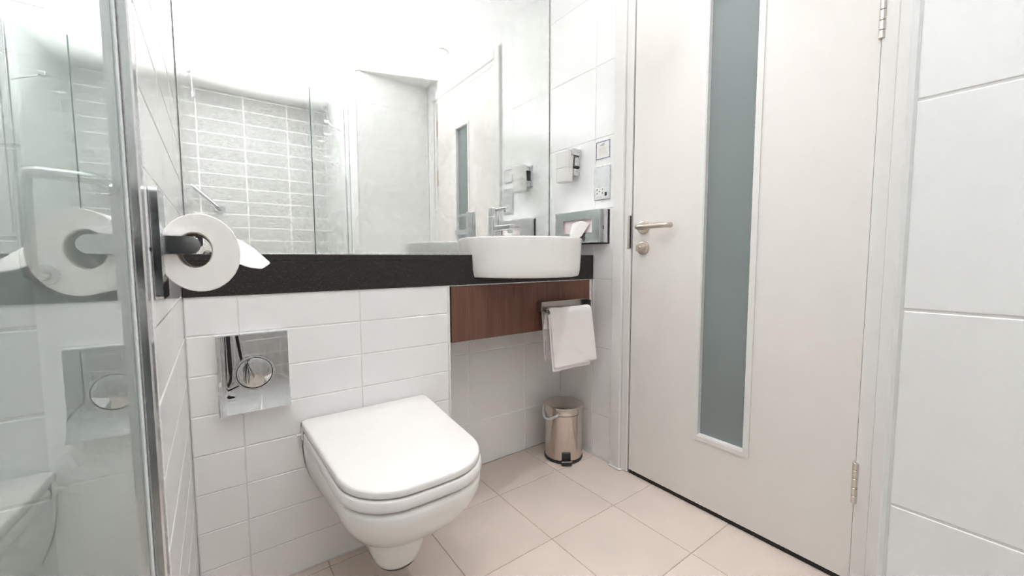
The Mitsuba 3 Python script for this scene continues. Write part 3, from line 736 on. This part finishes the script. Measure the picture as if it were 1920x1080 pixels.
for x, z in ((-0.035, 0.980), (-0.090, 0.874)):
    part(g, 'flange', lathe([(0, 0), (0.012, 0), (0.012, -0.005), (0, -0.006)][::-1], 28, 'y', (x, YE - 0.0005, z)), 'm_brushed', 40)

pc = thing('pull_cord', 'white pull cord with a chrome toggle hanging from the ceiling by the shower', 'pull cord')
part(pc, 'cord', tube([(-0.003, -1.72, CEIL - 0.001), (-0.003, -1.72, 2.02)], 0.0030, 8), 'm_trim', True)
part(pc, 'toggle', lathe([(0, 0), (0.006, 0.002), (0.010, 0.012), (0.011, 0.030), (0.006, 0.048), (0.003, 0.052), (0, 0.052)], 24, 'z', (-0.003, -1.72, 1.972)), 'm_chrome', 40, 'chrome toggle')

# ------------------------------------------------------------------ downlights
for x, y, tint, beam, aim, lab in DOWNLIGHTS:
    d = thing('downlight', lab, 'ceiling light', 'recessed ceiling downlights')
    part(d, 'bezel', lathe([(0.040, 0.0), (0.040, -0.004), (0.045, -0.006), (0.052, -0.004), (0.054, 0.0)], 40, 'z', (x, y, CEIL)), 'm_trim', 40)
    a = np.arange(32) * 2 * np.pi / 32
    v = np.vstack([np.c_[x + 0.0398 * np.cos(a), y + 0.0398 * np.sin(a), np.full(32, CEIL - 0.0012)], [(x, y, CEIL - 0.0012)]])
    lamp = trimesh.Trimesh(v, [((i + 1) % 32, i, 32) for i in range(32)], process=False)
    kk = part(d, 'lamp', lamp, 'm_lamp', False, 'lit lamp')
    scene[kk]['emitter'] = {'type': 'area', 'radiance': rgb(*[LAMP * q for q in tint]), 'sampling_weight': 0.12}
    scene[d + '__beam'] = {'type': 'spot', 'intensity': rgb(*[BEAM * beam * q for q in tint]), 'cutoff_angle': 30.0, 'beam_width': 8.0, 'sampling_weight': 1.0,
                           'to_world': T().look_at(origin=[x, y, CEIL - 0.008], target=[aim[0], aim[1], 0], up=[0, 1, 0])}

# ------------------------------------------------------------------ the camera, reflected in the flush plate
cm = thing('tripod_camera', 'black camera with a flash on a tripod, reflected in the chrome flush plate', 'camera')
f3 = np.array([math.sin(math.radians(36.22)), math.cos(math.radians(36.22)), 0]); s3 = np.array([f3[1], -f3[0], 0])
o3 = np.array([0.0653, -1.238, 0.8911]) - 0.02 * f3
def cam_local(m_):
    return place(m_, s3, f3, (0, 0, 1), o3)
part(cm, 'body', cam_local(cat(rbox(-0.068, 0.068, -0.155, -0.090, -0.050, 0.040, 0.012), rbox(-0.030, 0.030, -0.150, -0.092, 0.030, 0.066, 0.010))), 'm_black_plastic')
part(cm, 'lens', cam_local(lathe([(0, -0.092), (0.040, -0.092), (0.040, -0.030), (0.043, -0.028), (0.043, -0.004), (0.038, -0.002), (0.034, -0.018), (0, -0.024)], 40, 'y', (0, 0, 0))), 'm_black_plastic', 40)
fl = part(cm, 'flash', cam_local(cat(rbox(-0.032, 0.032, -0.150, -0.105, 0.068, 0.140, 0.008), rbox(-0.038, 0.038, -0.160, -0.095, 0.138, 0.186, 0.006))), 'm_black_plastic')
part(fl, 'diffuser', cam_local(rbox(-0.034, 0.034, -0.156, -0.099, 0.1865, 0.1895, 0.0012)), 'm_trim')
tp0 = o3 - 0.122 * f3
part(cm, 'tripod_head', cat(lathe([(0, -0.13), (0.018, -0.13), (0.022, -0.10), (0.020, -0.066), (0.030, -0.062), (0.030, -0.051), (0, -0.051)], 28, 'z', tp0), lathe([(0, -0.40), (0.014, -0.40), (0.014, -0.13), (0, -0.13)], 20, 'z', tp0)), 'm_black_plastic', 40)
for q in (80, 215, 320):
    e = np.array([math.cos(math.radians(q)), math.sin(math.radians(q)), 0])
    e = e * (0.16 if q == 215 else 0.24)
    top = tp0 + (0, 0, -0.17) + e * 0.1
    foot_ = np.array([tp0[0] + e[0], tp0[1] + e[1], 0.004])
    part(cm, 'tripod_leg', cat(tube([top, top + (foot_ - top) * 0.55], 0.014, 14), tube([top + (foot_ - top) * 0.50, foot_], 0.009, 12)), 'm_black_plastic', 40)
scene[cm + '__flash_beam'] = {'type': 'spot', 'intensity': rgb(0.98 * FLASH, 0.99 * FLASH, FLASH), 'cutoff_angle': 52.0, 'beam_width': 18.0, 'sampling_weight': 5.0,
                             'to_world': T().look_at(origin=list(FLASH_AT), target=list(FLASH_AIM), up=[0, 1, 0])}
